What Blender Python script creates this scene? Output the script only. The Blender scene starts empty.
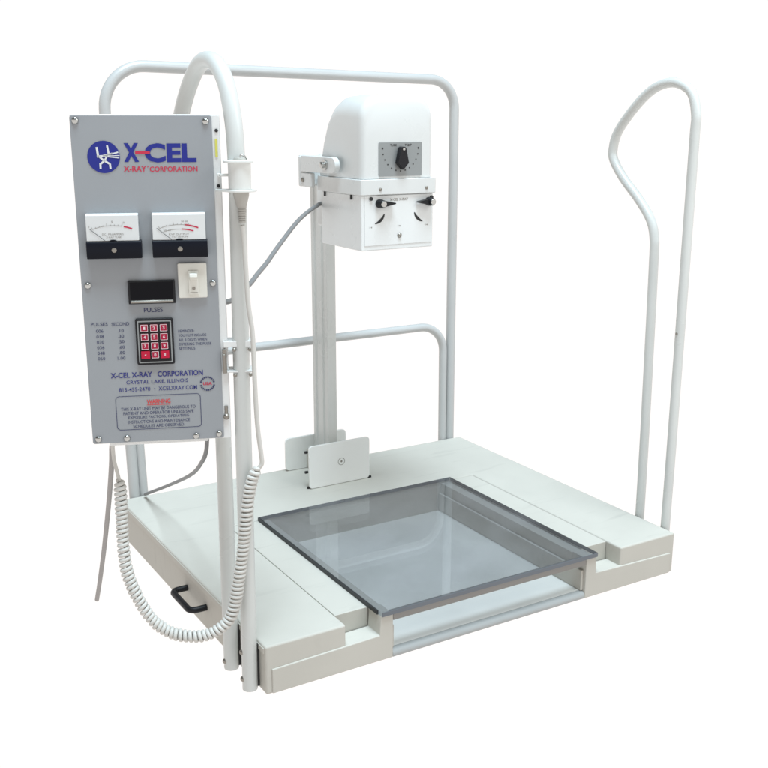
import bpy, bmesh, math
from mathutils import Vector, Matrix

scene = bpy.context.scene
COL = scene.collection
PI = math.pi

# ------------------------------------------------------------------ camera
cam_data = bpy.data.cameras.new("camera")
cam_data.sensor_width = 36.0
cam_data.lens = 48.42
cam_data.clip_start = 0.02
cam_data.clip_end = 400.0
cam = bpy.data.objects.new("camera", cam_data)
COL.objects.link(cam)
cx_, cy_, cz_ = (0.85674735, -0.51573518, 0.00110013), (0.12908058, 0.21649493, 0.96771284), (-0.49932173, -0.82894341, 0.25205285)
cam.matrix_world = Matrix(((cx_[0], cy_[0], cz_[0], -0.53155), (cx_[1], cy_[1], cz_[1], -1.20374),
                           (cx_[2], cy_[2], cz_[2], 0.79777), (0, 0, 0, 1)))
scene.camera = cam

# ------------------------------------------------------------------ exposure / world / lamps
scene.view_settings.view_transform = 'Standard'
scene.view_settings.look = 'None'
scene.view_settings.exposure = 0.0
scene.view_settings.gamma = 1.0
try:
    scene.cycles.use_denoising = True
    scene.cycles.max_bounces = 12
    scene.cycles.transparent_max_bounces = 16
    scene.cycles.caustics_reflective = False
    scene.cycles.caustics_refractive = False
except Exception:
    pass

world = bpy.data.worlds.new("World")
scene.world = world
world.use_nodes = True
wn, wl = world.node_tree.nodes, world.node_tree.links
wn.clear()
w_out = wn.new('ShaderNodeOutputWorld')
w_bg = wn.new('ShaderNodeBackground')
w_tc = wn.new('ShaderNodeTexCoord')
w_sep = wn.new('ShaderNodeSeparateXYZ')
w_rng = wn.new('ShaderNodeMapRange')
w_mix = wn.new('ShaderNodeMix'); w_mix.data_type = 'RGBA'
wl.new(w_tc.outputs['Generated'], w_sep.inputs[0])
wl.new(w_sep.outputs['Z'], w_rng.inputs['Value'])
w_rng.inputs['From Min'].default_value = 0.13      # invented surround: clips to white low down, dimmed higher for glass reflections
w_rng.inputs['From Max'].default_value = 0.42
wl.new(w_rng.outputs['Result'], w_mix.inputs['Factor'])
w_mix.inputs['A'].default_value = (1.06, 1.025, 1.005, 1)
w_mix.inputs['B'].default_value = (0.115, 0.11, 0.10, 1)
wl.new(w_mix.outputs['Result'], w_bg.inputs['Color'])
w_bg.inputs['Strength'].default_value = 1.0
wl.new(w_bg.outputs[0], w_out.inputs[0])


def area(name, loc, target, size, power, color):
    d = bpy.data.lights.new(name, 'AREA')
    d.shape = 'SQUARE'; d.size = size; d.energy = power; d.color = color
    o = bpy.data.objects.new(name, d)
    COL.objects.link(o)
    o.location = loc
    o.rotation_euler = (Vector(target) - Vector(loc)).to_track_quat('-Z', 'Y').to_euler()
    return o


area("softbox_front", (1.15, -1.25, 1.75), (0.4, 0.2, 0.55), 0.9, 12.0, (0.97, 1.0, 0.99))
area("softbox_overhead", (0.01, -0.95, 6.0), (0.30, 0.22, 0.2), 2.6, 560.0, (0.80, 0.955, 1.06))


# ------------------------------------------------------------------ materials
def new_mat(name):
    m = bpy.data.materials.new(name)
    m.use_nodes = True
    nt = m.node_tree
    return m, nt, nt.nodes['Principled BSDF']


def paint(name, color, rough=0.42, vary=0.05, bump=0.02, scale=9.0, metallic=0.0, grain=900.0, coat=0.0, spec=0.5, scuff=0.0):
    m, nt, b = new_mat(name)
    n, l = nt.nodes, nt.links
    tc = n.new('ShaderNodeTexCoord')
    n1 = n.new('ShaderNodeTexNoise'); n1.inputs['Scale'].default_value = scale; n1.inputs['Detail'].default_value = 5
    l.new(tc.outputs['Object'], n1.inputs['Vector'])
    mp = n.new('ShaderNodeMapRange')
    mp.inputs['From Min'].default_value = 0.3; mp.inputs['From Max'].default_value = 0.7
    mp.inputs['To Min'].default_value = 1 - vary; mp.inputs['To Max'].default_value = 1 + vary * .4
    l.new(n1.outputs[0], mp.inputs['Value'])
    mx = n.new('ShaderNodeMix'); mx.data_type = 'RGBA'; mx.blend_type = 'MULTIPLY'
    mx.inputs['Factor'].default_value = 1.0
    mx.inputs['A'].default_value = (*color, 1)
    l.new(mp.outputs[0], mx.inputs['B'])
    if scuff:
        mpn = n.new('ShaderNodeMapping'); mpn.inputs['Scale'].default_value = (5, 42, 12); mpn.inputs['Rotation'].default_value = (0, 0, .5)
        n3 = n.new('ShaderNodeTexNoise'); n3.inputs['Scale'].default_value = 1.6; n3.inputs['Detail'].default_value = 8; n3.inputs['Distortion'].default_value = .6
        l.new(tc.outputs['Object'], mpn.inputs['Vector']); l.new(mpn.outputs[0], n3.inputs['Vector'])
        m3 = n.new('ShaderNodeMapRange'); m3.inputs['From Min'].default_value = 0.60; m3.inputs['From Max'].default_value = 0.78
        m3.inputs['To Min'].default_value = 1.0; m3.inputs['To Max'].default_value = 1 - scuff
        l.new(n3.outputs[0], m3.inputs['Value'])
        mx3 = n.new('ShaderNodeMix'); mx3.data_type = 'RGBA'; mx3.blend_type = 'MULTIPLY'; mx3.inputs['Factor'].default_value = 1.0
        l.new(mx.outputs['Result'], mx3.inputs['A']); l.new(m3.outputs[0], mx3.inputs['B'])
        mx = mx3
    l.new(mx.outputs['Result'], b.inputs['Base Color'])
    mr = n.new('ShaderNodeMapRange')
    mr.inputs['From Min'].default_value = 0.3; mr.inputs['From Max'].default_value = 0.7
    mr.inputs['To Min'].default_value = rough - .06; mr.inputs['To Max'].default_value = rough + .08
    l.new(n1.outputs[0], mr.inputs['Value'])
    l.new(mr.outputs[0], b.inputs['Roughness'])
    b.inputs['Metallic'].default_value = metallic
    b.inputs['Specular IOR Level'].default_value = spec
    b.inputs['Coat Weight'].default_value = coat
    if bump:
        n2 = n.new('ShaderNodeTexNoise'); n2.inputs['Scale'].default_value = grain; n2.inputs['Detail'].default_value = 2
        l.new(tc.outputs['Object'], n2.inputs['Vector'])
        bp = n.new('ShaderNodeBump'); bp.inputs['Strength'].default_value = bump * 5; bp.inputs['Distance'].default_value = 0.0004
        l.new(n2.outputs[0], bp.inputs['Height'])
        l.new(bp.outputs[0], b.inputs['Normal'])
    return m


M_white = paint('ivory_powder_coat', (0.530, 0.512, 0.462), 0.50, spec=0.08, scuff=0.10)
M_tube = paint('white_tube_enamel', (0.60, 0.615, 0.595), 0.30, bump=0.008)
M_head = paint('white_gloss_enamel', (0.655, 0.67, 0.66), 0.30, vary=0.03, bump=0.008)
M_grey = paint('grey_panel_paint', (0.315, 0.332, 0.350), 0.40, vary=0.04, bump=0.012, spec=0.22)
M_box = paint('box_white_paint', (0.76, 0.77, 0.76), 0.36)
M_black = paint('black_plastic', (0.012, 0.012, 0.014), 0.40, bump=0.01, spec=0.25)
M_blackm = paint('black_meter_cover', (0.007, 0.008, 0.013), 0.35, bump=0, spec=0.12)
M_lcd = paint('dark_display_window', (0.004, 0.004, 0.006), 0.2, bump=0, spec=0.12)
M_steel = paint('screw_steel', (0.55, 0.55, 0.53), 0.24, metallic=1.0, bump=0)
M_slot = paint('dark_recess', (0.02, 0.02, 0.02), 0.7, bump=0)
M_plateg = paint('satin_dial_plate', (0.27, 0.285, 0.285), 0.38, metallic=0.1, bump=0.004)
M_ink = paint('navy_ink', (0.045, 0.05, 0.12), 0.55, bump=0, spec=0.22)
M_inkd = paint('dark_blue_ink', (0.040, 0.045, 0.20), 0.5, bump=0, spec=0.22)
M_blue = paint('logo_blue', (0.022, 0.030, 0.235), 0.45, bump=0, spec=0.22)
M_red = paint('logo_red', (0.52, 0.035, 0.075), 0.45, bump=0, spec=0.22)
M_warn = paint('warning_red', (0.60, 0.06, 0.06), 0.45, bump=0, spec=0.22)
M_key = paint('key_red', (0.38, 0.014, 0.050), 0.40, bump=0, spec=0.22)
M_keyb = paint('bright_key_red', (0.50, 0.010, 0.045), 0.40, bump=0, spec=0.22)
M_keyw = paint('key_white_print', (0.75, 0.62, 0.64), 0.5, bump=0)
M_face = paint('meter_face', (0.68, 0.70, 0.70), 0.30, bump=0)
M_ivoryp = paint('ivory_plastic', (0.70, 0.69, 0.63), 0.34, bump=0.004)
M_yellow = paint('yellow_sticker', (0.62, 0.60, 0.12), 0.5, bump=0)
M_cup = paint('white_cup_plastic', (0.72, 0.735, 0.71), 0.36)
M_cone = paint('warm_grey_plastic', (0.42, 0.405, 0.37), 0.45)
M_cord = paint('pale_cord_rubber', (0.60, 0.59, 0.555), 0.50, bump=0.01)
M_gcable = paint('grey_cable', (0.20, 0.20, 0.20), 0.5, bump=0.01)
M_pcable = paint('warm_grey_cable', (0.33, 0.315, 0.305), 0.5, bump=0.01)
M_bolt = paint('dull_bolt', (0.30, 0.28, 0.25), 0.4, metallic=0.9, bump=0)


def floor_mat():
    # made-up translucent floor: world light from below keeps it shadowless white
    m = bpy.data.materials.new('backlit_white_floor'); m.use_nodes = True
    n, l = m.node_tree.nodes, m.node_tree.links
    n.clear()
    o = n.new('ShaderNodeOutputMaterial'); t = n.new('ShaderNodeBsdfTranslucent')
    t.inputs['Color'].default_value = (1, 1, 1, 1)
    l.new(t.outputs[0], o.inputs['Surface'])
    return m


def glass_mat(name, tint, rough=0.0):
    m = bpy.data.materials.new(name); m.use_nodes = True
    n, l = m.node_tree.nodes, m.node_tree.links
    n.clear()
    o = n.new('ShaderNodeOutputMaterial')
    tr = n.new('ShaderNodeBsdfTransparent'); tr.inputs['Color'].default_value = (*tint, 1)
    gl = n.new('ShaderNodeBsdfGlossy'); gl.inputs['Roughness'].default_value = rough
    gl.inputs['Color'].default_value = (0.95, 0.97, 1, 1)
    lw = n.new('ShaderNodeLayerWeight'); lw.inputs['Blend'].default_value = 0.5
    pw = n.new('ShaderNodeMath'); pw.operation = 'POWER'; pw.inputs[1].default_value = 5.0
    ma = n.new('ShaderNodeMath'); ma.operation = 'MULTIPLY_ADD'; ma.inputs[1].default_value = 0.95; ma.inputs[2].default_value = 0.045
    l.new(lw.outputs['Facing'], pw.inputs[0]); l.new(pw.outputs[0], ma.inputs[0])
    mx = n.new('ShaderNodeMixShader')
    l.new(ma.outputs[0], mx.inputs['Fac']); l.new(tr.outputs[0], mx.inputs[1]); l.new(gl.outputs[0], mx.inputs[2])
    # painted haze lightens the dark interior evenly, broken up like smudges
    tc = n.new('ShaderNodeTexCoord'); nz = n.new('ShaderNodeTexNoise')
    nz.inputs['Scale'].default_value = 7.0; nz.inputs['Detail'].default_value = 6.0; nz.inputs['Distortion'].default_value = 1.2
    mr = n.new('ShaderNodeMapRange'); mr.inputs['From Min'].default_value = 0.35; mr.inputs['From Max'].default_value = 0.75
    mr.inputs['To Min'].default_value = 0.03; mr.inputs['To Max'].default_value = 0.11
    df = n.new('ShaderNodeBsdfDiffuse'); df.inputs['Color'].default_value = (0.50, 0.50, 0.52, 1)
    mx2 = n.new('ShaderNodeMixShader')
    l.new(tc.outputs['Object'], nz.inputs['Vector']); l.new(nz.outputs[0], mr.inputs['Value']); l.new(mr.outputs[0], mx2.inputs['Fac'])
    l.new(mx.outputs[0], mx2.inputs[1]); l.new(df.outputs[0], mx2.inputs[2])
    l.new(mx2.outputs[0], o.inputs['Surface'])
    return m


M_floor = floor_mat()
M_glass = glass_mat('smoke_glass', (0.815, 0.825, 0.835))
M_gedge = paint('glass_edge_polish', (0.13, 0.145, 0.165), 0.15, bump=0)
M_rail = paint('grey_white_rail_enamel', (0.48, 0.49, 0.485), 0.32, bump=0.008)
M_plate = paint('plate_enamel', (0.80, 0.81, 0.785), 0.34)
M_coll = paint('collimator_enamel', (0.73, 0.75, 0.745), 0.28, vary=0.03, bump=0.008)
M_bar = paint('shade_darkened_bar', (0.26, 0.25, 0.235), 0.4, metallic=0.2, bump=0.005)  # bar colour darkened for the shade under the glass edge
M_lip = paint('shaded_tray_lip', (0.38, 0.395, 0.39), 0.45)  # grey stands in for shading on the lip's downward curve
M_tray = paint('tray_enamel', (0.80, 0.79, 0.745), 0.40)
M_gasket = paint('black_gasket', (0.02, 0.022, 0.025), 0.5, bump=0)


# ------------------------------------------------------------------ mesh helpers
def box(bm, x0, x1, y0, y1, z0, z1, mi=0):
    vs = [bm.verts.new((x, y, z)) for x in (x0, x1) for y in (y0, y1) for z in (z0, z1)]
    for f in ((0, 1, 3, 2), (4, 6, 7, 5), (0, 4, 5, 1), (2, 3, 7, 6), (0, 2, 6, 4), (1, 5, 7, 3)):
        bm.faces.new([vs[i] for i in f]).material_index = mi
    return vs


def prism(bm, pts, axis, a0, a1, mi=0):
    """polygon pts in the two other axes, extruded along axis from a0 to a1"""
    def co(p, a):
        if axis == 1: return (p[0], a, p[1])
        if axis == 2: return (p[0], p[1], a)
        return (a, p[0], p[1])
    A = [bm.verts.new(co(p, a0)) for p in pts]
    B = [bm.verts.new(co(p, a1)) for p in pts]
    n = len(pts)
    fs = [bm.faces.new(A), bm.faces.new(list(reversed(B)))]
    for i in range(n):
        fs.append(bm.faces.new((A[i], B[i], B[(i + 1) % n], A[(i + 1) % n])))
    for f in fs: f.material_index = mi
    bmesh.ops.recalc_face_normals(bm, faces=fs)


def rrect(x0, x1, z0, z1, r, n=5):
    pts = []
    for cx, cz, a0 in ((x1 - r, z1 - r, 0), (x0 + r, z1 - r, 90), (x0 + r, z0 + r, 180), (x1 - r, z0 + r, 270)):
        for i in range(n + 1):
            a = math.radians(a0 + 90 * i / n)
            pts.append((cx + r * math.cos(a), cz + r * math.sin(a)))
    return pts


def frame_at(t):
    t = t.normalized()
    u = t.orthogonal().normalized()
    return t, u, t.cross(u)


def cyl(bm, p0, p1, r0, r1=None, n=20, mi=0, cap=True):
    p0, p1 = Vector(p0), Vector(p1)
    r1 = r0 if r1 is None else r1
    t, u, w = frame_at(p1 - p0)
    A = [bm.verts.new(p0 + (u * math.cos(2 * PI * i / n) + w * math.sin(2 * PI * i / n)) * r0) for i in range(n)]
    B = [bm.verts.new(p1 + (u * math.cos(2 * PI * i / n) + w * math.sin(2 * PI * i / n)) * r1) for i in range(n)]
    fs = [bm.faces.new((A[i], A[(i + 1) % n], B[(i + 1) % n], B[i])) for i in range(n)]
    if cap:
        fs.append(bm.faces.new(list(reversed(A)))); fs.append(bm.faces.new(B))
    for f in fs: f.material_index = mi


def lathe(bm, prof, center, axis, n=24, mi=0):
    """prof = [(radius, distance along axis)]"""
    c = Vector(center); t, u, w = frame_at(Vector(axis))
    rings = []
    for r, d in prof:
        rings.append([bm.verts.new(c + t * d + (u * math.cos(2 * PI * i / n) + w * math.sin(2 * PI * i / n)) * max(r, 1e-5)) for i in range(n)])
    fs = []
    for a, b in zip(rings, rings[1:]):
        fs += [bm.faces.new((a[i], a[(i + 1) % n], b[(i + 1) % n], b[i])) for i in range(n)]
    fs.append(bm.faces.new(list(reversed(rings[0])))); fs.append(bm.faces.new(rings[-1]))
    for f in fs: f.material_index = mi


def spline(pts, per=8):
    P = [Vector(p) for p in pts]
    out = []
    for i in range(len(P) - 1):
        p0 = P[i - 1] if i else P[0] * 2 - P[1]
        p1, p2 = P[i], P[i + 1]
        p3 = P[i + 2] if i + 2 < len(P) else P[-1] * 2 - P[-2]
        for k in range(per):
            t = k / per
            out.append(.5 * ((2 * p1) + (p2 - p0) * t + (2 * p0 - 5 * p1 + 4 * p2 - p3) * t * t + (3 * p1 - p0 - 3 * p2 + p3) * t ** 3))
    out.append(P[-1])
    return out


def fillet(pts, radii, n=8):
    """polyline with rounded corners"""
    P = [Vector(p) for p in pts]
    out = [P[0]]
    for i in range(1, len(P) - 1):
        a, b = (P[i - 1] - P[i]), (P[i + 1] - P[i])
        ang = a.angle(b)
        r = radii[i - 1] if isinstance(radii, (list, tuple)) else radii
        d = min(r / math.tan(ang / 2), a.length * .49, b.length * .49)
        r = d * math.tan(ang / 2)
        a.normalize(); b.normalize()
        c = P[i] + (a + b).normalized() * (r / math.sin(ang / 2))
        s, e = P[i] + a * d - c, P[i] + b * d - c
        tot = s.angle(e); ax = s.cross(e).normalized()
        for k in range(n + 1):
            out.append(c + Matrix.Rotation(tot * k / n, 3, ax) @ s)
    out.append(P[-1])
    return out


def tube(bm, pts, r, n=14, mi=0):
    P = [Vector(p) for p in pts]
    T = []
    for i in range(len(P)):
        a = P[max(i - 1, 0)]; b = P[min(i + 1, len(P) - 1)]
        T.append((b - a).normalized())
    u = T[0].orthogonal().normalized()
    rings = []
    for i, p in enumerate(P):
        u = (u - T[i] * u.dot(T[i])).normalized()
        w = T[i].cross(u)
        rr = r[i] if isinstance(r, (list, tuple)) else r
        rings.append([bm.verts.new(p + (u * math.cos(2 * PI * k / n) + w * math.sin(2 * PI * k / n)) * rr) for k in range(n)])
    for a, b in zip(rings, rings[1:]):
        for k in range(n):
            bm.faces.new((a[k], a[(k + 1) % n], b[(k + 1) % n], b[k])).material_index = mi
    bm.faces.new(list(reversed(rings[0]))).material_index = mi
    bm.faces.new(rings[-1]).material_index = mi


def stroke2d(bm, p, q, wd, y0, y1, mi=0):
    p, q = Vector(p), Vector(q)
    d = (q - p).normalized(); nrm = Vector((-d.y, d.x)) * wd / 2
    prism(bm, [p + nrm, q + nrm, q - nrm, p - nrm], 1, y0, y1, mi)


def thing(name, label, cat, loc, rotz=0.0, group=None):
    o = bpy.data.objects.new(name, None)
    COL.objects.link(o)
    o.location = loc; o.rotation_euler = (0, 0, rotz)
    o.empty_display_size = 0.05
    o['label'] = label; o['category'] = cat
    if group: o['group'] = group
    return o


def obj(name, bm, mats, parent=None, off=None, bevel=0.0, smooth=40, label=None, seg=2):
    """links a bmesh as one object; off = origin of the thing, subtracted from world-like coordinates"""
    if off is not None:
        bmesh.ops.translate(bm, verts=bm.verts, vec=-Vector(off))
    if smooth: bmesh.ops.recalc_face_normals(bm, faces=bm.faces)
    me = bpy.data.meshes.new(name)
    bm.to_mesh(me); bm.free()
    for m in (mats if isinstance(mats, (list, tuple)) else [mats]): me.materials.append(m)
    o = bpy.data.objects.new(name, me)
    COL.objects.link(o)
    if smooth:
        for p in me.polygons: p.use_smooth = True
        me.set_sharp_from_angle(angle=math.radians(smooth))
    if bevel:
        md = o.modifiers.new('bevel', 'BEVEL'); md.width = bevel; md.segments = seg; md.limit_method = 'ANGLE'
        md.angle_limit = math.radians(40); md.harden_normals = True
    if parent is not None: o.parent = parent
    if label: o['label'] = label
    return o


def B(): return bmesh.new()


def text_into(bm, s, x0, x1, z0, z1, y, bold=0.0, depth=0.0003, mi=0, keep=False):
    """lettering standing in the XZ plane facing -Y, stretched into the box x0..x1, z0..z1"""
    cu = bpy.data.curves.new('lettering', 'FONT')
    cu.body = s; cu.size = 1.0; cu.offset = bold; cu.resolution_u = 3
    to = bpy.data.objects.new('lettering', cu)
    COL.objects.link(to)
    dg = bpy.context.evaluated_depsgraph_get()
    me = bpy.data.meshes.new_from_object(to.evaluated_get(dg))
    bpy.data.objects.remove(to); bpy.data.curves.remove(cu)
    vs = [v.co.copy() for v in me.vertices]
    ax0, ax1 = min(v.x for v in vs), max(v.x for v in vs)
    az0, az1 = min(v.y for v in vs), max(v.y for v in vs)
    sx, sz = (x1 - x0) / (ax1 - ax0), (z1 - z0) / (az1 - az0)
    if keep: sx = sz; x0 = (x0 + x1) / 2 - (ax1 - ax0) * sx / 2
    nv = [bm.verts.new((x0 + (v.x - ax0) * sx, y, z0 + (v.y - az0) * sz)) for v in vs]
    for p in me.polygons:
        try:
            bm.faces.new([nv[i] for i in p.vertices]).material_index = mi
        except ValueError:
            pass
    bpy.data.meshes.remove(me)


# ------------------------------------------------------------------ setting: the surface it stands on
bm = B()
vs = [bm.verts.new((60 * math.cos(2 * PI * i / 48), 60 * math.sin(2 * PI * i / 48), 0)) for i in range(48)]
bm.faces.new(vs)
fl = obj('floor', bm, M_floor, smooth=0)
fl['kind'] = 'structure'

# ------------------------------------------------------------------ the platform
W, D, H = 0.80, 0.668, 0.0764
O = (0.4, 0.334, 0.0)
plat = thing('x_ray_platform', 'low white metal platform with tall tube handrails and a square mast',
             'x-ray table', O)

bm = B()                                   # U-shaped deck
prism(bm, [(0, 0), (.1295, 0), (.1295, .436), (.6705, .436), (.6705, 0), (W, 0), (W, D), (0, D)], 2, .001, H)
obj('deck', bm, M_white, plat, O, bevel=.0035)

for s in (0, 1):                           # strips along the glass
    fx = (lambda x: x) if s == 0 else (lambda x: W - x)
    a, b = sorted((fx(.1302), fx(.1876)))
    bm = B(); box(bm, a, b, .036, .4355, .002, H - .0012)
    obj('side_strip', bm, M_white, plat, O, bevel=.0012)
    # front bracket plate with notch and upright
    pts = [(.009, .002), (.209, .002), (.209, .0750), (.188, .0750), (.1855, .0445), (.1302, .0430), (.009, .0400)]
    pts = [(fx(x), z) for x, z in pts]
    bm = B(); prism(bm, pts, 1, -.0022, .0345)
    obj('front_bracket', bm, M_white, plat, O, bevel=.0016)
    # wall under the glass along the tray
    a, b = sorted((fx(.1885), fx(.2085)))
    bm = B(); box(bm, a, b, .0350, .4358, .002, .0728)
    obj('tray_wall', bm, M_white, plat, O, bevel=.001)
    a, b = sorted((fx(.2087), fx(.2140)))
    bm = B(); box(bm, a, b, .004, .4357, .0148, .052)
    obj('tray_guide', bm, M_white, plat, O, bevel=.001)

bm = B()                                   # tray floor with rolled front lip
prism(bm, [(.436, .0145), (.009, .0145), (.009, .001), (.436, .001)], 0, .2092, .5908)
tr_ = obj('tray', bm, M_tray, plat, O)
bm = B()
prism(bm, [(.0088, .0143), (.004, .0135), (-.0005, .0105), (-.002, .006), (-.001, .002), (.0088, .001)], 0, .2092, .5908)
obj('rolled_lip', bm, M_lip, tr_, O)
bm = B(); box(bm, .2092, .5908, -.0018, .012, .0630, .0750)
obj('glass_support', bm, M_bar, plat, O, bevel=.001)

bm = B()                                   # lip line along the left side
box(bm, -.0012, .001, .004, D - .004, H - .0125, H - .0035)
obj('edge_trim', bm, M_white, plat, O, bevel=.0008)

bm = B()                                   # black pull handle
tube(bm, fillet([(.002, .309, .040), (-.027, .309, .040), (-.027, .224, .041), (.002, .224, .041)], .011), .0052, n=12)
obj('pull_handle', bm, M_black, plat, O)


bm = B()
tube(bm, spline([(W + .0105, .0338, .003), (W + .0105, .0325, .22), (W + .0105, .0325, .45), (W + .0105, .0326, .66), (W + .0105, .0326, .765),
                 (W + .0105, .0330, .800), (W + .0105, .0460, .8340), (W + .0105, .0785, .8500), (W + .0105, .1140, .8480),
                 (W + .0105, .1470, .8330), (W + .0105, .1822, .8035), (W + .0105, .2130, .7680), (W + .0105, .2225, .7400), (W + .0105, .2190, .7190),
                 (W + .0105, .1926, .6886), (W + .0105, .1496, .6525), (W + .0105, .1190, .6200), (W + .0105, .1075, .5900), (W + .0105, .1050, .5500),
                 (W + .0105, .1010, .35), (W + .0105, .0985, .20), (W + .0105, .0970, .003)], per=6), .0083, n=18)
rr = obj('handrail', bm, M_tube, plat, O)
bm = B(); cyl(bm, (W + .0105 - .0095, .0323, .433), (W + .0105 - .007, .0323, .433), .0022, n=10)
obj('bolt', bm, M_bolt, rr, None)
rr.children[0].data.transform(Matrix.Translation(-Vector(O)))

x = -.0130
bm = B()
tube(bm, spline([(x, .0275, .003), (x, .0235, .20), (x, .0200, .40), (x, .0165, .56), (x, .0125, .68), (x, .0125, .75), (x, .0190, .795), (x, .0370, .836),
                 (x, .0660, .860), (x, .1000, .8655), (x, .1300, .858), (x, .1600, .838), (x, .1900, .808), (x, .2120, .775), (x, .2200, .740),
                 (x, .2120, .712), (x, .1850, .682), (x, .1450, .648), (x, .1150, .618), (x, .1000, .585), (x, .0955, .545),
                 (x, .0920, .35), (x, .0935, .18), (x, .0950, .003)], per=6), .0110, n=18)
lr = obj('handrail', bm, M_tube, plat, O)
for y, z in ((.0290, .020), (.0950, .016), (.0290, .062)):
    bm = B(); lathe(bm, [(.0040, 0), (.0040, .003), (.0025, .0046)], (x - .0085, y, z), (-1, -.25, 0), n=12)
    obj('bolt', bm, M_bolt, lr, O)
for y in (.0275, .0950):
    bm = B(); box(bm, -.0040, -.0004, y - .006, y + .006, .006, .072)
    obj('spacer', bm, M_slot, lr, O)

yr = D + .0105                              # rear rails
bm = B()
tube(bm, fillet([(.0330, yr, .003), (.0215, yr, .8835), (.7765, yr, .8690), (.7785, yr, .003)], [.075, .06], n=12), .0103, n=18)
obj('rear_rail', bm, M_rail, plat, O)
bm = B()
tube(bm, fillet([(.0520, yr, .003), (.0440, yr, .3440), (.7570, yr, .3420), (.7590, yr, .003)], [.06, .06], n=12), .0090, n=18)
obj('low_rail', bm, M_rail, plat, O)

# mast with grooves and its clamp plates
bm = B()
mx0, mx1, my0, my1 = .4085, .4285, .575, .640
prism(bm, [(mx0, my0), (mx1, my0), (mx1, my1), (mx0, my1), (mx0, my1 - .012), (mx0 + .003, my1 - .014), (mx0 + .003, my1 - .020),
           (mx0, my1 - .022), (mx0, my0 + .022), (mx0 + .003, my0 + .020), (mx0 + .003, my0 + .014), (mx0, my0 + .012)], 2, H, .682)
obj('mast', bm, M_tube, plat, O, bevel=.0012)
bm = B(); prism(bm, rrect(.3405, .4780, H + .0006, .1655, .007), 1, .5290, .5340)
fp = obj('mast_plate', bm, M_plate, plat, O, bevel=.001)
bm = B()
for r0, r1 in ((.0078, .0068), (.0022, 0)):
    n = 24
    o_ = [bm.verts.new((.4125 + r0 * math.cos(2 * PI * i / n), .5287, .1235 + r0 * math.sin(2 * PI * i / n))) for i in range(n)]
    if r1:
        i_ = [bm.verts.new((.4125 + r1 * math.cos(2 * PI * i / n), .5287, .1235 + r1 * math.sin(2 * PI * i / n))) for i in range(n)]
        for i in range(n): bm.faces.new((o_[i], i_[i], i_[(i + 1) % n], o_[(i + 1) % n]))
    else: bm.faces.new(o_)
obj('screw_cap', bm, M_bolt, fp, O, smooth=0)
for xx, yy, zz in ((.3408, .536, .0785), (.3408, .545, .108), (.3408, .545, .150), (.4778, .531, .0785)):
    bm = B(); cyl(bm, (xx - .002, yy, zz), (xx + .004, yy, zz), .0028, n=10)
    obj('bolt', bm, M_slot, fp, O)
bm = B(); prism(bm, rrect(.3470, .4900, H + .0006, .1480, .009), 1, .6500, .6550)
obj('mast_plate', bm, M_plate, plat, O, bevel=.001)
for y0, y1 in ((.5345, .5745), (.6405, .6495)):
    bm = B(); box(bm, .396, .441, y0, y1, H + .0006, .120)
    obj('mast_socket', bm, M_white, plat, O, bevel=.001)

# ------------------------------------------------------------------ the glass top
OG = (.4, .215, .0738)
gl = thing('glass_top', 'smoky blue glass pane with dark edges in the opening of the platform', 'glass pane', OG)
g0, g1, gy0, gy1, gz0, gz1 = .1880, .6120, -.0045, .4345, .0752, .0825
bm = B(); box(bm, g0, g1, gy0, gy1, gz0, gz1)
obj('pane', bm, M_glass, gl, OG, smooth=20)
bm = B(); box(bm, g0 - .0028, g0 - .0004, gy0 + .010, gy1, gz0 + .0002, gz1 - .0004)
obj('edge_strip', bm, M_gasket, gl, OG, label='black strip along the left edge')
bm = B(); box(bm, g1 + .0002, g1 + .0010, gy0, gy1, gz0 + .0002, gz1 - .0004)
obj('edge_strip', bm, M_gasket, gl, OG)
bm = B(); box(bm, g0, g1, gy1 + .0002, gy1 + .0008, gz0 + .0002, gz1 - .0004)
obj('edge_strip', bm, M_gedge, gl, OG)
bm = B(); box(bm, g0, g1, gy0 - .0014, gy0 - .0002, gz0 + .0002, gz1 - .0004)
obj('edge_strip', bm, M_gedge, gl, OG)

# ------------------------------------------------------------------ the tube head
OH = (.408, .40, .574)
head = thing('x_ray_head', 'white rounded x-ray head with grey dial, clamped high on the square mast', 'x-ray head', OH)
hx0, hx1, hf = .3355, .4795, .310

# hood: arch sections lofted along Y
bm = B()
zb = .694
sections = []
prof = [(hf + .0000, .8200, .034, .0095), (hf + .0012, .8235, .035, .0062), (hf + .0040, .8272, .036, .0030), (hf + .0075, .8292, .037, .0010), (hf + .0120, .8305, .038, 0),
        (hf + .045, .8312, .036, 0), (hf + .065, .8300, .034, 0), (hf + .085, .8285, .033, 0), (hf + .103, .8200, .032, 0), (hf + .119, .8010, .030, 0), (hf + .133, .7710, .028, 0),
        (hf + .142, .7400, .024, 0), (hf + .148, .7120, .012, 0)]
ns = 9
for y, zt, r, ins in prof:
    x0, x1 = hx0 + .001 + ins, hx1 - .001 - ins
    pts = [(x0, zb)]
    zc = zt - r
    pts += [(x0, zb + (zc - zb) * k / 4) for k in (1, 2, 3)]
    pts += [(x0 + r - r * math.cos(PI / 2 * k / ns), zc + r * math.sin(PI / 2 * k / ns)) for k in range(ns + 1)]
    pts += [(x1 - r + r * math.sin(PI / 2 * k / ns), zc + r * math.cos(PI / 2 * k / ns)) for k in range(ns + 1)]
    pts += [(x1, zb + (zc - zb) * k / 4) for k in (3, 2, 1)] + [(x1, zb)]
    sections.append([bm.verts.new((px, y, pz)) for px, pz in pts])
for a, b in zip(sections, sections[1:]):
    for i in range(len(a) - 1):
        bm.faces.new((a[i], a[i + 1], b[i + 1], b[i]))
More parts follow.
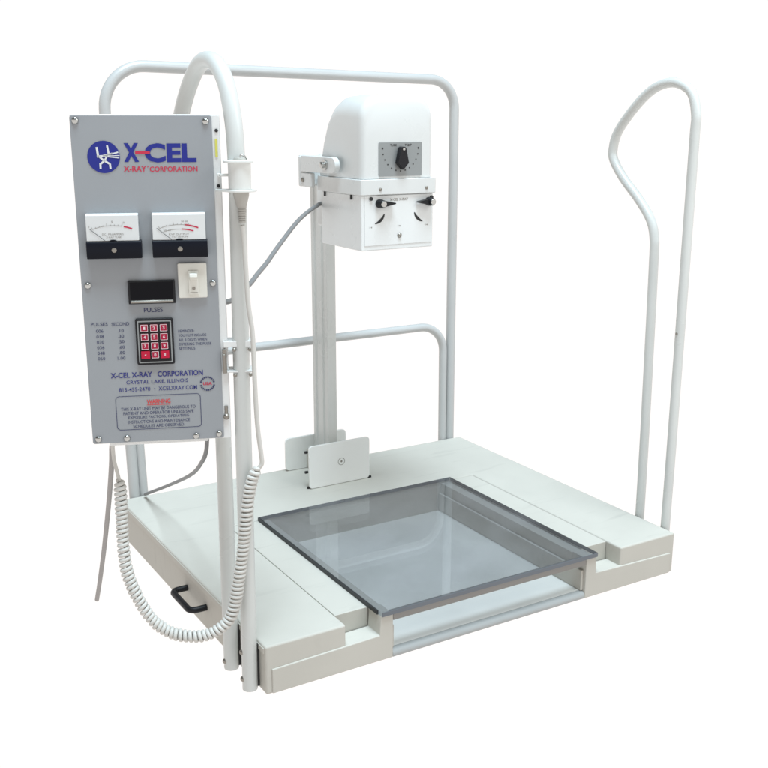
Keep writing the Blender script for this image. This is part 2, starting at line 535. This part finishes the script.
bm.faces.new(list(reversed(sections[0]))); bm.faces.new(sections[-1])
bmesh.ops.recalc_face_normals(bm, faces=bm.faces)
hood = obj('hood', bm, M_head, head, OH, smooth=60)

bm = B()                                    # flange band, rounded at the front corners
prism(bm, [(hx0 - .0035, hf + .150), (hx0 - .0035, hf + .006), (hx0 - .001, hf - .0015), (hx0 + .006, hf - .0045), (hx1 - .003, hf - .0045), (hx1 + .004, hf - .0015),
           (hx1 + .0065, hf + .006), (hx1 + .0065, hf + .150)], 2, .6672, .6935)
band = obj('band', bm, M_head, head, OH, bevel=.0015)
for xx in (.370, .4624):
    bm = B(); lathe(bm, [(.0028, 0), (.0028, .0008), (.0015, .0018)], (xx, hf - .0045, .6765), (0, -1, 0), n=12)
    obj('screw', bm, M_bolt, band, OH)

bm = B(); box(bm, hx0, hx1, hf, hf + .1435, .5745, .6670)
coll = obj('collimator', bm, M_coll, head, OH, bevel=.002)
bm = B(); box(bm, hx0 + .006, hx1 - .004, hf - .0010, hf - .0002, .583, .666)
obj('front_plate', bm, M_coll, coll, OH, bevel=.0004)
for xx, d in ((.3700, 1), (.4690, -1)):     # two pointer knobs
    zz = .6530
    bm = B()
    lathe(bm, [(.0075, 0), (.0075, .006), (.0066, .0075), (.0066, .013), (.0055, .0150)], (xx, hf - .001, zz), (0, -1, 0), n=24)
    prism(bm, [(xx + d * .004, zz + .0052), (xx + d * .026, zz + .0010), (xx + d * .026, zz - .0010), (xx + d * .004, zz - .0052)], 1, hf - .0125, hf - .003)
    k = obj('pointer_knob', bm, M_black, coll, OH)
    bm = B(); lathe(bm, [(.0052, 0), (.0052, .001), (.0045, .0020), (.0018, .0024)], (xx, hf - .0160, zz), (0, -1, 0), n=24)
    obj('knob_cap', bm, M_steel, k, OH)
for cxm, a0, a1 in ((.3630, -95, 0), (.4570, 270, 180)):   # dark crescent marks
    bm = B()
    cz = .6355; n = 12; A = []; C = []
    for i in range(n + 1):
        t = i / n; a = math.radians(a0 + (a1 - a0) * t)
        w_ = .0006 + .0044 * math.sin(PI * min(1, (1 - t) * .85 + .08))
        A.append((cxm + .0175 * math.cos(a), cz + .0165 * math.sin(a)))
        C.append((cxm + (.0175 - w_) * math.cos(a), cz + (.0165 - w_) * math.sin(a)))
    va = [bm.verts.new((p[0], hf - .0014, p[1])) for p in A]; vc = [bm.verts.new((p[0], hf - .0014, p[1])) for p in C]
    for i in range(n): bm.faces.new((va[i], vc[i], vc[i + 1], va[i + 1]))
    obj('scale_mark', bm, M_slot, coll, OH, smooth=0)
bm = B(); lathe(bm, [(.0042, 0), (.0042, .0012), (.0022, .003)], (.410, hf - .001, .5981), (0, -1, 0), n=16)
obj('screw', bm, M_bolt, coll, OH)
bm = B(); cyl(bm, (.3535, hf - .0005, .6615), (.3535, hf - .004, .6615), .003, n=12)
obj('screw', bm, M_slot, coll, OH)
bm = B(); cyl(bm, (.4745, hf - .0005, .6600), (.4745, hf - .004, .6600), .003, n=12)
obj('screw', bm, M_slot, coll, OH)
for s_, a_, b_, c_, d_ in (("X-CEL X-RAY", .391, .427, .6565, .6610), ("10", .4070, .4125, .6130, .6152), ("14", .3510, .3560, .6125, .6150), ("14", .4625, .4675, .6120, .6145)):
    bm = B(); text_into(bm, s_, a_, b_, c_, d_, hf - .0014, .01)
    obj('lettering', bm, M_bolt, coll, OH, smooth=0)
for yy in (hf + .030, hf + .125):
    bm = B(); box(bm, hx0 - .0028, hx0 - .0003, yy, yy + .003, .6590, .6668)
    obj('band_clip', bm, M_slot, coll, OH)

# dial plate on the hood front
bm = B(); prism(bm, rrect(.3692, .4540, .6978, .7532, .002), 1, hf - .0016, hf - .0002)
dial = obj('dial_plate', bm, M_plateg, head, OH)
bm = B()
n = 13
for i in range(n):
    a = math.radians(180 + 180 * i / (n - 1))
    px, pz = .4113 + .0355 * math.cos(a), .7435 + .0375 * math.sin(a)
    r = .0017 if i in (0, n - 1) else .0013
    bm.faces.new([bm.verts.new((px + r * math.cos(2 * PI * k / 10), hf - .0019, pz + r * math.sin(2 * PI * k / 10))) for k in range(10)])
text_into(bm, "TUBE", .3905, .4035, .7468, .7505, hf - .0019, .012); text_into(bm, "TEMP", .4195, .4330, .7468, .7505, hf - .0019, .012)
obj('scale', bm, M_slot, dial, OH, smooth=0)
bm = B()
prism(bm, [(.4113, .7080), (.4222, .7195), (.4168, .7440), (.4140, .7462), (.4086, .7462), (.4058, .7440), (.4002, .7195)], 1, hf - .012, hf - .0018)
kn = obj('pointer_knob', bm, M_black, dial, OH, bevel=.001)
bm = B(); lathe(bm, [(.0024, 0), (.0024, .0010), (.001, .0018)], (.4113, hf - .0120, .7425), (0, -1, 0), n=12)
obj('knob_cap', bm, M_steel, kn, OH)

# yoke: arms either side, back plate and mast clamp
for x0, x1 in ((hx0 - .0165, hx0 - .006), (hx1 + .008, hx1 + .0185)):
    bm = B()
    pts = [(.502, .6985), (.502, .7235), (.498, .7275), (.383, .7275)]
    pts += [(.383 - .0135 * math.sin(PI * k / 8), .7140 + .0135 * math.cos(PI * k / 8)) for k in range(1, 8)] + [(.383, .7005)]
    prism(bm, pts, 0, x0, x1)
    arm = obj('yoke_arm', bm, M_head, head, OH, bevel=.0015)
    s = -1 if x0 < .4 else 1
    xe = x0 if s < 0 else x1
    bm = B(); lathe(bm, [(.0085, 0), (.0085, .003), (.0055, .0035), (.0055, .0085), (.0035, .0105)], (xe, .405, .7140), (s, 0, 0), n=18)
    obj('bolt', bm, M_steel, arm, OH)
    bm = B(); lathe(bm, [(.0125, 0), (.0120, .005), (.009, .0068)], ((x1 if s < 0 else x0), .405, .7120), (-s, 0, 0), n=20)
    obj('pivot_boss', bm, M_head, arm, OH)
bm = B()
box(bm, hx0 - .0160, hx1 + .0180, .5025, .512, .672, .7265)
box(bm, hx0 - .0160, hx0 - .0065, .462, .5023, .672, .6980); box(bm, hx1 + .0085, hx1 + .018, .462, .5023, .672, .6980)
yb = obj('yoke_plate', bm, M_head, head, OH, bevel=.003)
bm = B(); lathe(bm, [(.0042, 0), (.0042, .002), (.002, .0035)], (hx0 - .0160, .492, .6845), (-1, 0, 0), n=14)
obj('bolt', bm, M_bolt, yb, OH)
bm = B()
box(bm, .398, .439, .5123, .5745, .676, .722); box(bm, .392, .4080, .5750, .645, .676, .722); box(bm, .4290, .445, .5750, .645, .676, .722)
box(bm, .392, .445, .6455, .655, .676, .722)
obj('mast_clamp', bm, M_head, head, OH, bevel=.002)
bm = B(); box(bm, .350, .465, hf + .1438, hf + .192, .600, .690)
obj('back_housing', bm, M_head, head, OH, bevel=.006)

# ------------------------------------------------------------------ the control box (local frame: x right, y into the box, z up; face at y = 0)
CBX, CBA = Vector((-0.11822, 0.05267, 0.59097)), math.radians(-21.271)
base = CBX - Vector((0, 0, .212))
cbox = thing('control_box', 'tall grey control box with two needle meters and a red keypad', 'control box', base, CBA)
OC = (0, 0, -.212)                          # local offset so that z = 0 is the bottom of the box


def C(name, bm, mats, parent=cbox, **k): return obj(name, bm, mats, parent, OC, **k)


bm = B()
box(bm, -.0838, .0938, .0016, .060, -.2075, .2072)
box(bm, -.064, .064, .006, .058, -.2120, -.2073)
body = C('housing', bm, M_box, bevel=.0018)
bm = B()
prism(bm, rrect(-.0838, .0842, -.2060, .2060, .003), 1, -.0004, .0013)
face = C('faceplate', bm, M_grey, bevel=.0004)

for sx, sz in [(-.0772, .1998), (.0768, .1988), (-.0759, .0007), (.0779, -.0001), (-.0765, -.1997), (-.0406, -.2003), (.0483, -.2015), (.0780, -.2000)]:
    bm = B(); lathe(bm, [(.0042, 0), (.0041, .0010), (.0032, .0022), (.0012, .0028)], (sx, -.0006, sz), (0, -1, 0), n=16)
    C('screw', bm, M_steel, face)

YI = -.0009                                 # printing lies a hair in front of the plate


def print_text(lines, mat, bold=0.0):
    for s, x0, x1, z0, z1 in lines:
        bm = B(); text_into(bm, s, x0, x1, z0, z1, YI, bold)
        C('lettering', bm, mat, face, smooth=0)


# emblem: blue disc with a pale chair-shaped figure and rays
bm = B()
bm.faces.new([bm.verts.new((-.0467 + .0192 * math.cos(2 * PI * k / 48), YI, .1570 + .0192 * math.sin(2 * PI * k / 48))) for k in range(48)])
emb = C('emblem', bm, M_blue, face, smooth=0)
bm = B()


def ez(p): return (-.0467 + (p[0] - 145) * .000192, .1570 - (p[1] - 133) * .000192)


def es(p, q, w): stroke2d(bm, ez(p), ez(q), w * .000192, YI - .0004, YI - .00015)


es((106, 72), (112, 132), 13); es((170, 62), (178, 122), 12); es((104, 130), (150, 127), 13); es((120, 132), (150, 160), 12)
es((172, 118), (146, 160), 10); es((150, 155), (124, 176), 12); es((148, 156), (182, 178), 12); es((122, 172), (122, 206), 12); es((181, 175), (183, 208), 12)
es((150, 126), (236, 104), 9); es((150, 128), (243, 124), 5); es((150, 130), (241, 140), 5); es((140, 126), (200, 112), 11)
C('figure', bm, M_face, emb, smooth=0)

bm = B()
text_into(bm, "X", -.0228, -.0050, .1508, .1733, YI, .050)
text_into(bm, "CEL", .0018, .0640, .1500, .1730, YI, .040)
C('wordmark', bm, M_blue, face, smooth=0)
bm = B(); stroke2d(bm, (-.0092, .1622), (.0082, .1620), .0032, YI - .0005, YI - .0002)
C('wordmark_dash', bm, M_red, face, smooth=0)
print_text([("X-RAY", -.0240, .0030, .1393, .1460), ("\u2019", .0042, .0056, .1440, .1462), ("CORPORATION", .0070, .0648, .1390, .1452)], M_red, .018)
print_text([("PULSES", -.0096, .0135, -.0350, -.0293)], M_ink, .010)
rows = [("006", ".10"), ("018", ".30"), ("030", ".50"), ("036", ".60"), ("048", ".80"), ("060", "1.00")]
L = [("PULSES", -.0756, -.0553, -.0508, -.0465), ("SECOND", -.0506, -.0290, -.0512, -.0469)]
for i, (a, b) in enumerate(rows):
    z = -.0574 - .00714 * i
    L.append((a, -.0700, -.0612, z - .0020, z + .0020))
    L.append((b, -.0436 if i < 5 else -.0458, -.0362, z - .0022, z + .0018))
print_text(L, M_ink)
rem = [("REMINDER:", .0519), ("YOU MUST INCLUDE", .0668), ("ALL 3 DIGITS WHEN", .0674), ("ENTERING THE PULSE", .0728), ("SETTINGS", .0520)]
print_text([(s, .0316, x1, -.0625 - .0057 * i, -.0591 - .0057 * i) for i, (s, x1) in enumerate(rem)], M_ink)
print_text([("X-CEL X-RAY", -.0560, -.0038, -.1194, -.1124), ("CORPORATION", .0028, .0604, -.1196, -.1124)], M_inkd, .022)
print_text([("CRYSTAL LAKE, ILLINOIS", -.0370, .0410, -.1288, -.1232), ("815-455-2470", -.0467, -.0075, -.1378, -.1326), ("\u2022", -.0026, -.0010, -.1360, -.1344),
            ("XCELXRAY.COM", .0030, .0520, -.1380, -.1326)], M_inkd, .003)
print_text([("WARNING", -.0128, .0172, -.1553, -.1494)], M_warn, .022)
bm = B(); box(bm, -.0128, .0172, YI - .0002, YI + .0001, -.1570, -.1563)
C('underline', bm, M_warn, face, smooth=0)
wl_ = [("THIS X-RAY UNIT MAY BE DANGEROUS TO", -.0457, .0489), ("PATIENT AND OPERATOR UNLESS SAFE", -.0432, .0462), ("EXPOSURE FACTORS, OPERATING", -.0372, .0400),
       ("INSTRUCTIONS AND MAINTENANCE", -.0380, .0408), ("SCHEDULES ARE OBSERVED.", -.0316, .0340)]
print_text([(s, a, b, -.1632 - .0059 * i, -.1592 - .0059 * i) for i, (s, a, b) in enumerate(wl_)], M_ink)
bm = B()                                    # rounded border of the warning
oo, ii = rrect(-.0521, .0560, -.1893, -.1437, .005), rrect(-.0514, .0553, -.1886, -.1444, .0043)
vo = [bm.verts.new((p[0], YI, p[1])) for p in oo]; vi = [bm.verts.new((p[0], YI, p[1])) for p in ii]
for k in range(len(vo)): bm.faces.new((vo[k], vi[k], vi[(k + 1) % len(vo)], vo[(k + 1) % len(vo)]))
C('warning_border', bm, M_ink, face, smooth=0)
bm = B()                                    # round seal: a ring of tiny letters round a red word
for k in range(22):
    a = 2 * PI * k / 22
    if k in (0, 11): continue
    c_, s_ = math.cos(a), math.sin(a)
    pts = [(r * math.cos(a + d), r * math.sin(a + d)) for r, d in ((.0076, -.10), (.0076, .10), (.0098, .10), (.0098, -.10))]
    bm.faces.new([bm.verts.new((.0656 + p[0], YI, -.1314 + p[1])) for p in pts])
seal = C('seal', bm, M_ink, face, smooth=0)
bm = B(); text_into(bm, "USA", .0600, .0714, -.1334, -.1292, YI, .03)
C('seal_word', bm, M_red, seal, smooth=0)


# needle meters
def meter(x0, x1, lx0, lx1, two):
    zt, zm, zb_ = .0905, .0568, .0352
    bm = B()
    prism(bm, [(-.0006, zt - .001), (-.0105, zt - .001), (-.0130, zt - .0025), (-.0125, zm), (-.0006, zm)], 0, x0, x1)
    mt = C('panel_meter', bm, M_face, bevel=.0008)
    bm = B(); prism(bm, [(-.0006, zm - .0002), (-.0135, zm - .0002), (-.0155, zm - .003), (-.0155, zb_ + .003), (-.0140, zb_), (-.0006, zb_)], 0, lx0, lx1)
    cov = C('lower_cover', bm, M_blackm, mt, bevel=.0008)
    xm = (x0 + x1) / 2
    bm = B(); lathe(bm, [(.0030, 0), (.0030, .0006), (.0016, .0012)], ((lx0 + lx1) / 2, -.0155, (zm + zb_) / 2), (0, -1, 0), n=16)
    C('adjuster', bm, M_bolt, mt)
    yf = -.01315
    cz = .0097; R0 = .0660

    def arc(R, a0, a1, w, n=16):
        pr = None
        for i in range(n + 1):
            a = math.radians(90 + a0 + (a1 - a0) * i / n)
            p = [bm.verts.new((xm + r * math.cos(a), yf, cz + r * math.sin(a))) for r in (R, R - w)]
            if pr: bm.faces.new((pr[0], pr[1], p[1], p[0]))
            pr = p

    bm = B()
    arc(R0, 21, -10, .00045)
    if two: arc(R0 - .0056, 19, -3, .00045)
    for k in range(9):
        a = math.radians(90 + 21 - 31 * k / 8)
        e = .0028 if k % 4 == 0 else .0013
        stroke2d(bm, (xm + R0 * math.cos(a), cz + R0 * math.sin(a)), (xm + (R0 + e) * math.cos(a), cz + (R0 + e) * math.sin(a)), .0003, yf - .0001, yf + .0001)
    if two:
        text_into(bm, "KVP OUTPUT", xm - .0125, xm + .0120, .0628, .0648, yf); text_into(bm, "TO 70 KVP", xm - .0095, xm + .0110, .0598, .0615, yf)
        text_into(bm, "50 60", xm + .003, xm + .011, .0785, .0803, yf)
        text_into(bm, "30 40", xm - .019, xm - .010, .0680, .0694, yf)
    else:
        text_into(bm, "D.C.  MILLIAMPERES", xm - .0125, xm + .0130, .0640, .0662, yf); text_into(bm, "X-RAY TUBE", xm - .0080, xm + .0100, .0605, .0624, yf)
        text_into(bm, "0", xm - .0282, xm - .0270, .0735, .0755, yf); text_into(bm, "5", xm - .0008, xm + .0008, .0790, .0812, yf)
        text_into(bm, "10", xm + .0120, xm + .0148, .0780, .0800, yf)
    C('scale', bm, M_bolt, mt, smooth=0)
    bm = B()
    arc(R0 + .0008, -12 if not two else -6, -21, .0017)
    if two: arc(R0 - .0049, -3, -17, .0014)
    C('danger_mark', bm, M_red, mt, smooth=0)
    bm = B(); stroke2d(bm, (xm - .0095, zm + .0006), (xm - .0270, .0715), .0005, yf - .0003, yf - .0001)
    C('needle', bm, M_slot, mt, smooth=0)
    bm = B(); prism(bm, [(xm + .0045 * math.cos(PI * k / 10), zm + .0001 + .0016 * math.sin(PI * k / 10)) for k in range(11)], 1, yf - .0006, yf + .0002)
    C('pivot_cover', bm, M_blackm, mt)
    return mt


m1 = meter(-.0722, -.0098, -.0732, -.0072, False)
m1['label'] = 'left meter with a single scale'
m2 = meter(.0067, .0714, .0058, .0731, True)
m2['label'] = 'right meter with two scales'

# toggle switch
bm = B(); prism(bm, rrect(.0346, .0706, -.0176, .0268, .002), 1, -.0050, -.0006)
sw = C('switch_plate', bm, M_ivoryp, bevel=.0012)
bm = B(); prism(bm, rrect(.0474, .0600, -.0125, .0172, .0008), 1, -.0078, -.0051)
C('switch_frame', bm, M_ivoryp, sw, bevel=.0006)
bm = B(); prism(bm, [(-.0079, .0050), (-.0079, .0140), (-.0145, .0150), (-.0160, .0100)], 0, .0488, .0588)
C('toggle', bm, M_ivoryp, sw, bevel=.0010)
bm = B(); cyl(bm, (.0537, -.0077, -.0050), (.0537, -.0084, -.0050), .0020, n=14); box(bm, .0490, .0585, -.0081, -.0077, -.0108, -.0100)
C('switch_mark', bm, M_bolt, sw)

# display window
bm = B()
prism(bm, rrect(-.0276, .0303, -.0238, .0060, .001), 1, -.0045, -.0006)
dp = C('display', bm, M_black, bevel=.001)
bm = B(); box(bm, -.0250, .0278, -.0049, -.0046, -.0180, .0038)
C('display_window', bm, M_lcd, dp)
bm = B(); prism(bm, [(-.0047, -.0224), (-.0047, -.0190), (-.0062, -.0200), (-.0062, -.0222)], 0, -.0250, .0275)
C('display_ledge', bm, M_bolt, dp)

# keypad
bm = B(); prism(bm, rrect(-.0214, .0256, -.1025, -.0424, .0025), 1, -.0052, -.0006)
kp = C('keypad', bm, M_black, bevel=.0012)
bm = B()
oo, ii = rrect(-.0190, .0232, -.0998, -.0451, .0015), rrect(-.0174, .0216, -.0982, -.0467, .0008)
vo = [bm.verts.new((p[0], -.0055, p[1])) for p in oo]; vi = [bm.verts.new((p[0], -.0055, p[1])) for p in ii]
for k in range(len(vo)): bm.faces.new((vo[k], vi[k], vi[(k + 1) % len(vo)], vo[(k + 1) % len(vo)]))
C('inset_line', bm, M_plateg, kp, smooth=0)
for r in range(4):
    for c in range(3):
        ch = "123456789*0#"[r * 3 + c]
        x, z = -.0104 + .0120 * c, -.0543 - .01155 * r
        big = r == 3 and c != 1
        hw, hh = (.0054, .0048) if big else (.0045, .0044)
        bm = B()
        prism(bm, rrect(x - hw, x + hw, z - hh, z + hh, .0006), 1, -.0072, -.0053)
        if not big:
            oo, ii = rrect(x - hw, x + hw, z - hh, z + hh, .0006), rrect(x - hw + .0006, x + hw - .0006, z - hh + .0006, z + hh - .0006, .0004)
            vo = [bm.verts.new((p[0], -.0074, p[1])) for p in oo]; vi = [bm.verts.new((p[0], -.0074, p[1])) for p in ii]
            for k in range(len(vo)): bm.faces.new((vo[k], vi[k], vi[(k + 1) % len(vo)], vo[(k + 1) % len(vo)])).material_index = 1
        tw, th = (.0013, .0020) if ch != '*' else (.0012, .0012)
        text_into(bm, ch, x - tw, x + tw, z - th, z + th, -.0076, .02, mi=1)
        ko = C('key', bm, [M_keyb if big else M_key, M_keyw], kp, smooth=0)
        if big: ko['label'] = 'brighter red key with %s' % ('star' if c == 0 else 'hash sign')

# side sticker, screws, latch and the brackets that hold the box to the post
bm = B(); box(bm, .0872, .0902, .0006, .0012, .156, .178)
C('sticker', bm, M_yellow, body)
for z in (.188, .121):
    bm = B(); lathe(bm, [(.0022, 0), (.0022, .001), (.001, .0016)], (.0895, .0014, z), (0, -1, 0), n=10)
    C('screw', bm, M_slot, body)
bm = B(); box(bm, .0862, .0915, -.0050, .0012, -.118, -.086); box(bm, .0868, .0900, -.0075, -.0050, -.112, -.092)
C('latch', bm, M_bolt, body, bevel=.001)
bm = B(); cyl(bm, (.0885, .0012, -.163), (.0885, .0012, -.176), .0022, n=10); lathe(bm, [(.004, 0), (.004, .002), (.002, .004)], (.0885, .0010, -.1775), (0, -1, 0), n=12)
C('latch', bm, M_bolt, body)
for z, t in ((-.0800, .0040), (-.1165, .0012)):
    bm = B()
    prism(bm, [(.0880, -.0030), (.1235, -.0040), (.1250, -.0030), (.1250, .0240), (.0880, .0240)], 2, z - t, z + t)
    cl = C('post_clamp', bm, M_box, bevel=.0006)
    for xx in (.1015, .1215):
        bm = B(); lathe(bm, [(.0026, 0), (.0026, .001), (.0014, .002)], (xx, -.0042, z - t - .003), (0, -1, 0), n=10)
        C('bolt', bm, M_bolt, cl)
# holster on an arm at the upper right
cu, cv = .1155, -.0170
bm = B()
lathe(bm, [(.0136, .1178), (.0140, .1500), (.0128, .1500), (.0126, .1180)], (cu, cv, 0), (0, 0, 1), n=28)
hol = C('holster', bm, M_cup)
bm = B()
prism(bm, rrect(cu - .0195, cu + .0170, cv - .0165, cv + .0165, .010), 2, .1500, .1530)
C('top_flange', bm, M_cup, hol, bevel=.0008)
bm = B()
prism(bm, [(.0852, -.0045)] + [(cu + .0205 * math.cos(a), cv + .0170 * math.sin(a)) for a in [math.radians(d) for d in range(-120, 91, 15)]] + [(.0852, .0010)], 2, .1148, .1176)
C('bottom_flange', bm, M_cup, hol, bevel=.0008)
bm = B(); box(bm, .0900, cu - .0120, -.0090, -.0040, .1330, .1362); box(bm, .0890, .0925, -.0090, .0012, .1325, .1366)
C('arm', bm, M_cup, hol, bevel=.0006)

# ------------------------------------------------------------------ the hand switch, with its lead and coiled cord
OS = base + Matrix.Rotation(CBA, 3, 'Z') @ Vector((cu, cv, .2960))
RZ = Matrix.Rotation(CBA, 4, 'Z')


def cw(u, v, w): return CBX + (RZ @ Vector((u, v, w)))


hs = thing('hand_switch', 'pale hand switch hanging in a white holster, with a long coiled cord', 'hand switch', OS)
bm = B()
lathe(bm, [(.0070, .1560), (.0085, .1535), (.0088, .1150), (.0100, .1145), (.0098, .1100), (.0062, .0965)], cw(cu + .001, cv, 0), (0, 0, 1), n=24)
obj('grip', bm, M_cone, hs, OS)
bm = B(); tube(bm, spline([tuple(cw(cu + .002, cv - .002, .1535)), tuple(cw(cu + .002, cv - .002, .1590)), tuple(cw(cu + .007, cv - .002, .1575)), tuple(cw(cu + .010, cv - .002, .1545))]), .0011, n=8)
obj('hook', bm, M_steel, hs, OS)
bm = B()
pr = []
for k in range(7):
    z = .0965 - k * .0029
    r = .0056 - k * .0002
    pr += [(r, z), (r, z - .0019), (r - .0011, z - .0021), (r - .0011, z - .0027)]
lathe(bm, pr, cw(cu + .0015, cv, 0), (0, 0, 1), n=20)
obj('strain_relief', bm, M_cone, hs, OS)
LEAD = [(-0.0031, -0.005, 0.3438), (0.0005, -0.0069, 0.3507), (-0.0005, -0.007, 0.3663), (-0.0039, -0.0062, 0.4039), (-0.0056, -0.006, 0.4583), (-0.0066, -0.006, 0.5247), (-0.0106, -0.005, 0.5638), (-0.0124, -0.0048, 0.6086), (-0.0137, -0.0047, 0.6464)]
LEAD = LEAD + [tuple(cw(cu + .0015, cv, .0740))]
bm = B(); tube(bm, spline(LEAD), .0030, n=12)
obj('lead', bm, M_cord, hs, OS)
COIL = [(-0.1599, 0.1011, 0.3231), (-0.161, 0.0966, 0.2962), (-0.1629, 0.0925, 0.2693), (-0.1646, 0.0882, 0.2378), (-0.1642, 0.0832, 0.2046), (-0.1596, 0.0765, 0.1782), (-0.149, 0.0675, 0.1481), (-0.136, 0.0576, 0.1251), (-0.1177, 0.0455, 0.1105), (-0.0957, 0.0321, 0.1053), (-0.0757, 0.0238, 0.1059), (-0.0576, 0.0167, 0.1148), (-0.0449, 0.0118, 0.1295), (-0.0372, 0.0088, 0.1565), (-0.031, 0.0064, 0.1946), (-0.0254, 0.0042, 0.2323), (-0.0212, 0.0025, 0.2696), (-0.0163, 0.0007, 0.3064), (-0.0107, -0.0015, 0.3301), (-0.0042, -0.0041, 0.3437)]


def helix(path, hr, pitch, per=16):
    P = spline(path, 12)
    S = [0]
    for a, b in zip(P, P[1:]): S.append(S[-1] + (b - a).length)
    n = int(S[-1] / pitch * per)
    out = []; j = 0
    u = (P[1] - P[0]).orthogonal().normalized()
    for i in range(n + 1):
        s = S[-1] * i / n
        while j < len(S) - 2 and S[j + 1] < s: j += 1
        f = (s - S[j]) / (S[j + 1] - S[j])
        p = P[j].lerp(P[j + 1], f); t = (P[j + 1] - P[j]).normalized()
        u = (u - t * u.dot(t)).normalized(); w = t.cross(u)
        a = 2 * PI * i / per + .9 * math.sin(s * 31.0) + .5 * math.sin(s * 83.0 + 1.0)
        hj = 1 + .05 * math.sin(s * 57.0) + .03 * math.sin(s * 211.0)
        e = min(1.0, s / .012, (S[-1] - s) / .012)
        e = .25 + .75 * math.sqrt(max(e, 0))
        out.append(p + (u * math.cos(a) + w * math.sin(a)) * hr * e * hj)
    return out


bm = B(); tube(bm, helix(COIL, .0058, .0064), .00295, n=8)
obj('coiled_cord', bm, M_cord, hs, OS, smooth=80)
TAIL = [(-0.1657, 0.1033, 0.374), (-0.1650, 0.1031, 0.3517), (-0.1628, 0.1022, 0.3375), (-0.1600, 0.1011, 0.3200)]
bm = B(); tube(bm, spline(TAIL), .0026, n=10)
obj('lead', bm, M_cord, hs, OS)

# ------------------------------------------------------------------ loose cables
def cable(name, label, pts, r, mat):
    o0 = Vector(pts[-1])
    bm = B(); tube(bm, spline(pts, 10), r, n=12)
    o = obj(name, bm, mat, None, o0)
    o.location = o0
    o['label'] = label; o['category'] = 'cable'
    return o


cable('head_cable', 'grey cable sloping from behind the white head down towards the control box',
      [(0.39, 0.5, 0.64), (0.3528, 0.4838, 0.6417), (0.3219, 0.4479, 0.6402), (0.2879, 0.4126, 0.6349), (0.2526, 0.377, 0.6258), (0.2192, 0.3398, 0.6151), (0.1862, 0.302, 0.6036), (0.1538, 0.2639, 0.5923), (0.1216, 0.2256, 0.5804), (0.0899, 0.1879, 0.5717), (0.0599, 0.1496, 0.5641), (0.0257, 0.1137, 0.5561), (-0.0114, 0.0814, 0.5546), (-0.08, 0.108, 0.566)], .0036, M_gcable)
cable('power_cord', 'straight grey power cord dropping left of the coiled cord to the floor',
      [(-.1590, .1150, .374), (-0.1581, 0.1326, 0.3619), (-0.1548, 0.1532, 0.3279), (-0.1448, 0.2153, 0.2539), (-0.1335, 0.3003, 0.149), (-0.1261, 0.3715, 0.0591), (-0.1226, 0.4144, 0.0045)], .0036, M_pcable)
cable('loop_cable', 'grey cable curving from under the control box to the platform back corner',
      [(-.0445, .072, .374), (-0.0429, 0.077, 0.3654), (-0.04, 0.0905, 0.3452), (-0.0324, 0.1279, 0.3183), (0.0019, 0.2659, 0.2518), (0.0375, 0.4683, 0.1648), (0.0461, 0.655, 0.0830)], .0030, M_gcable)
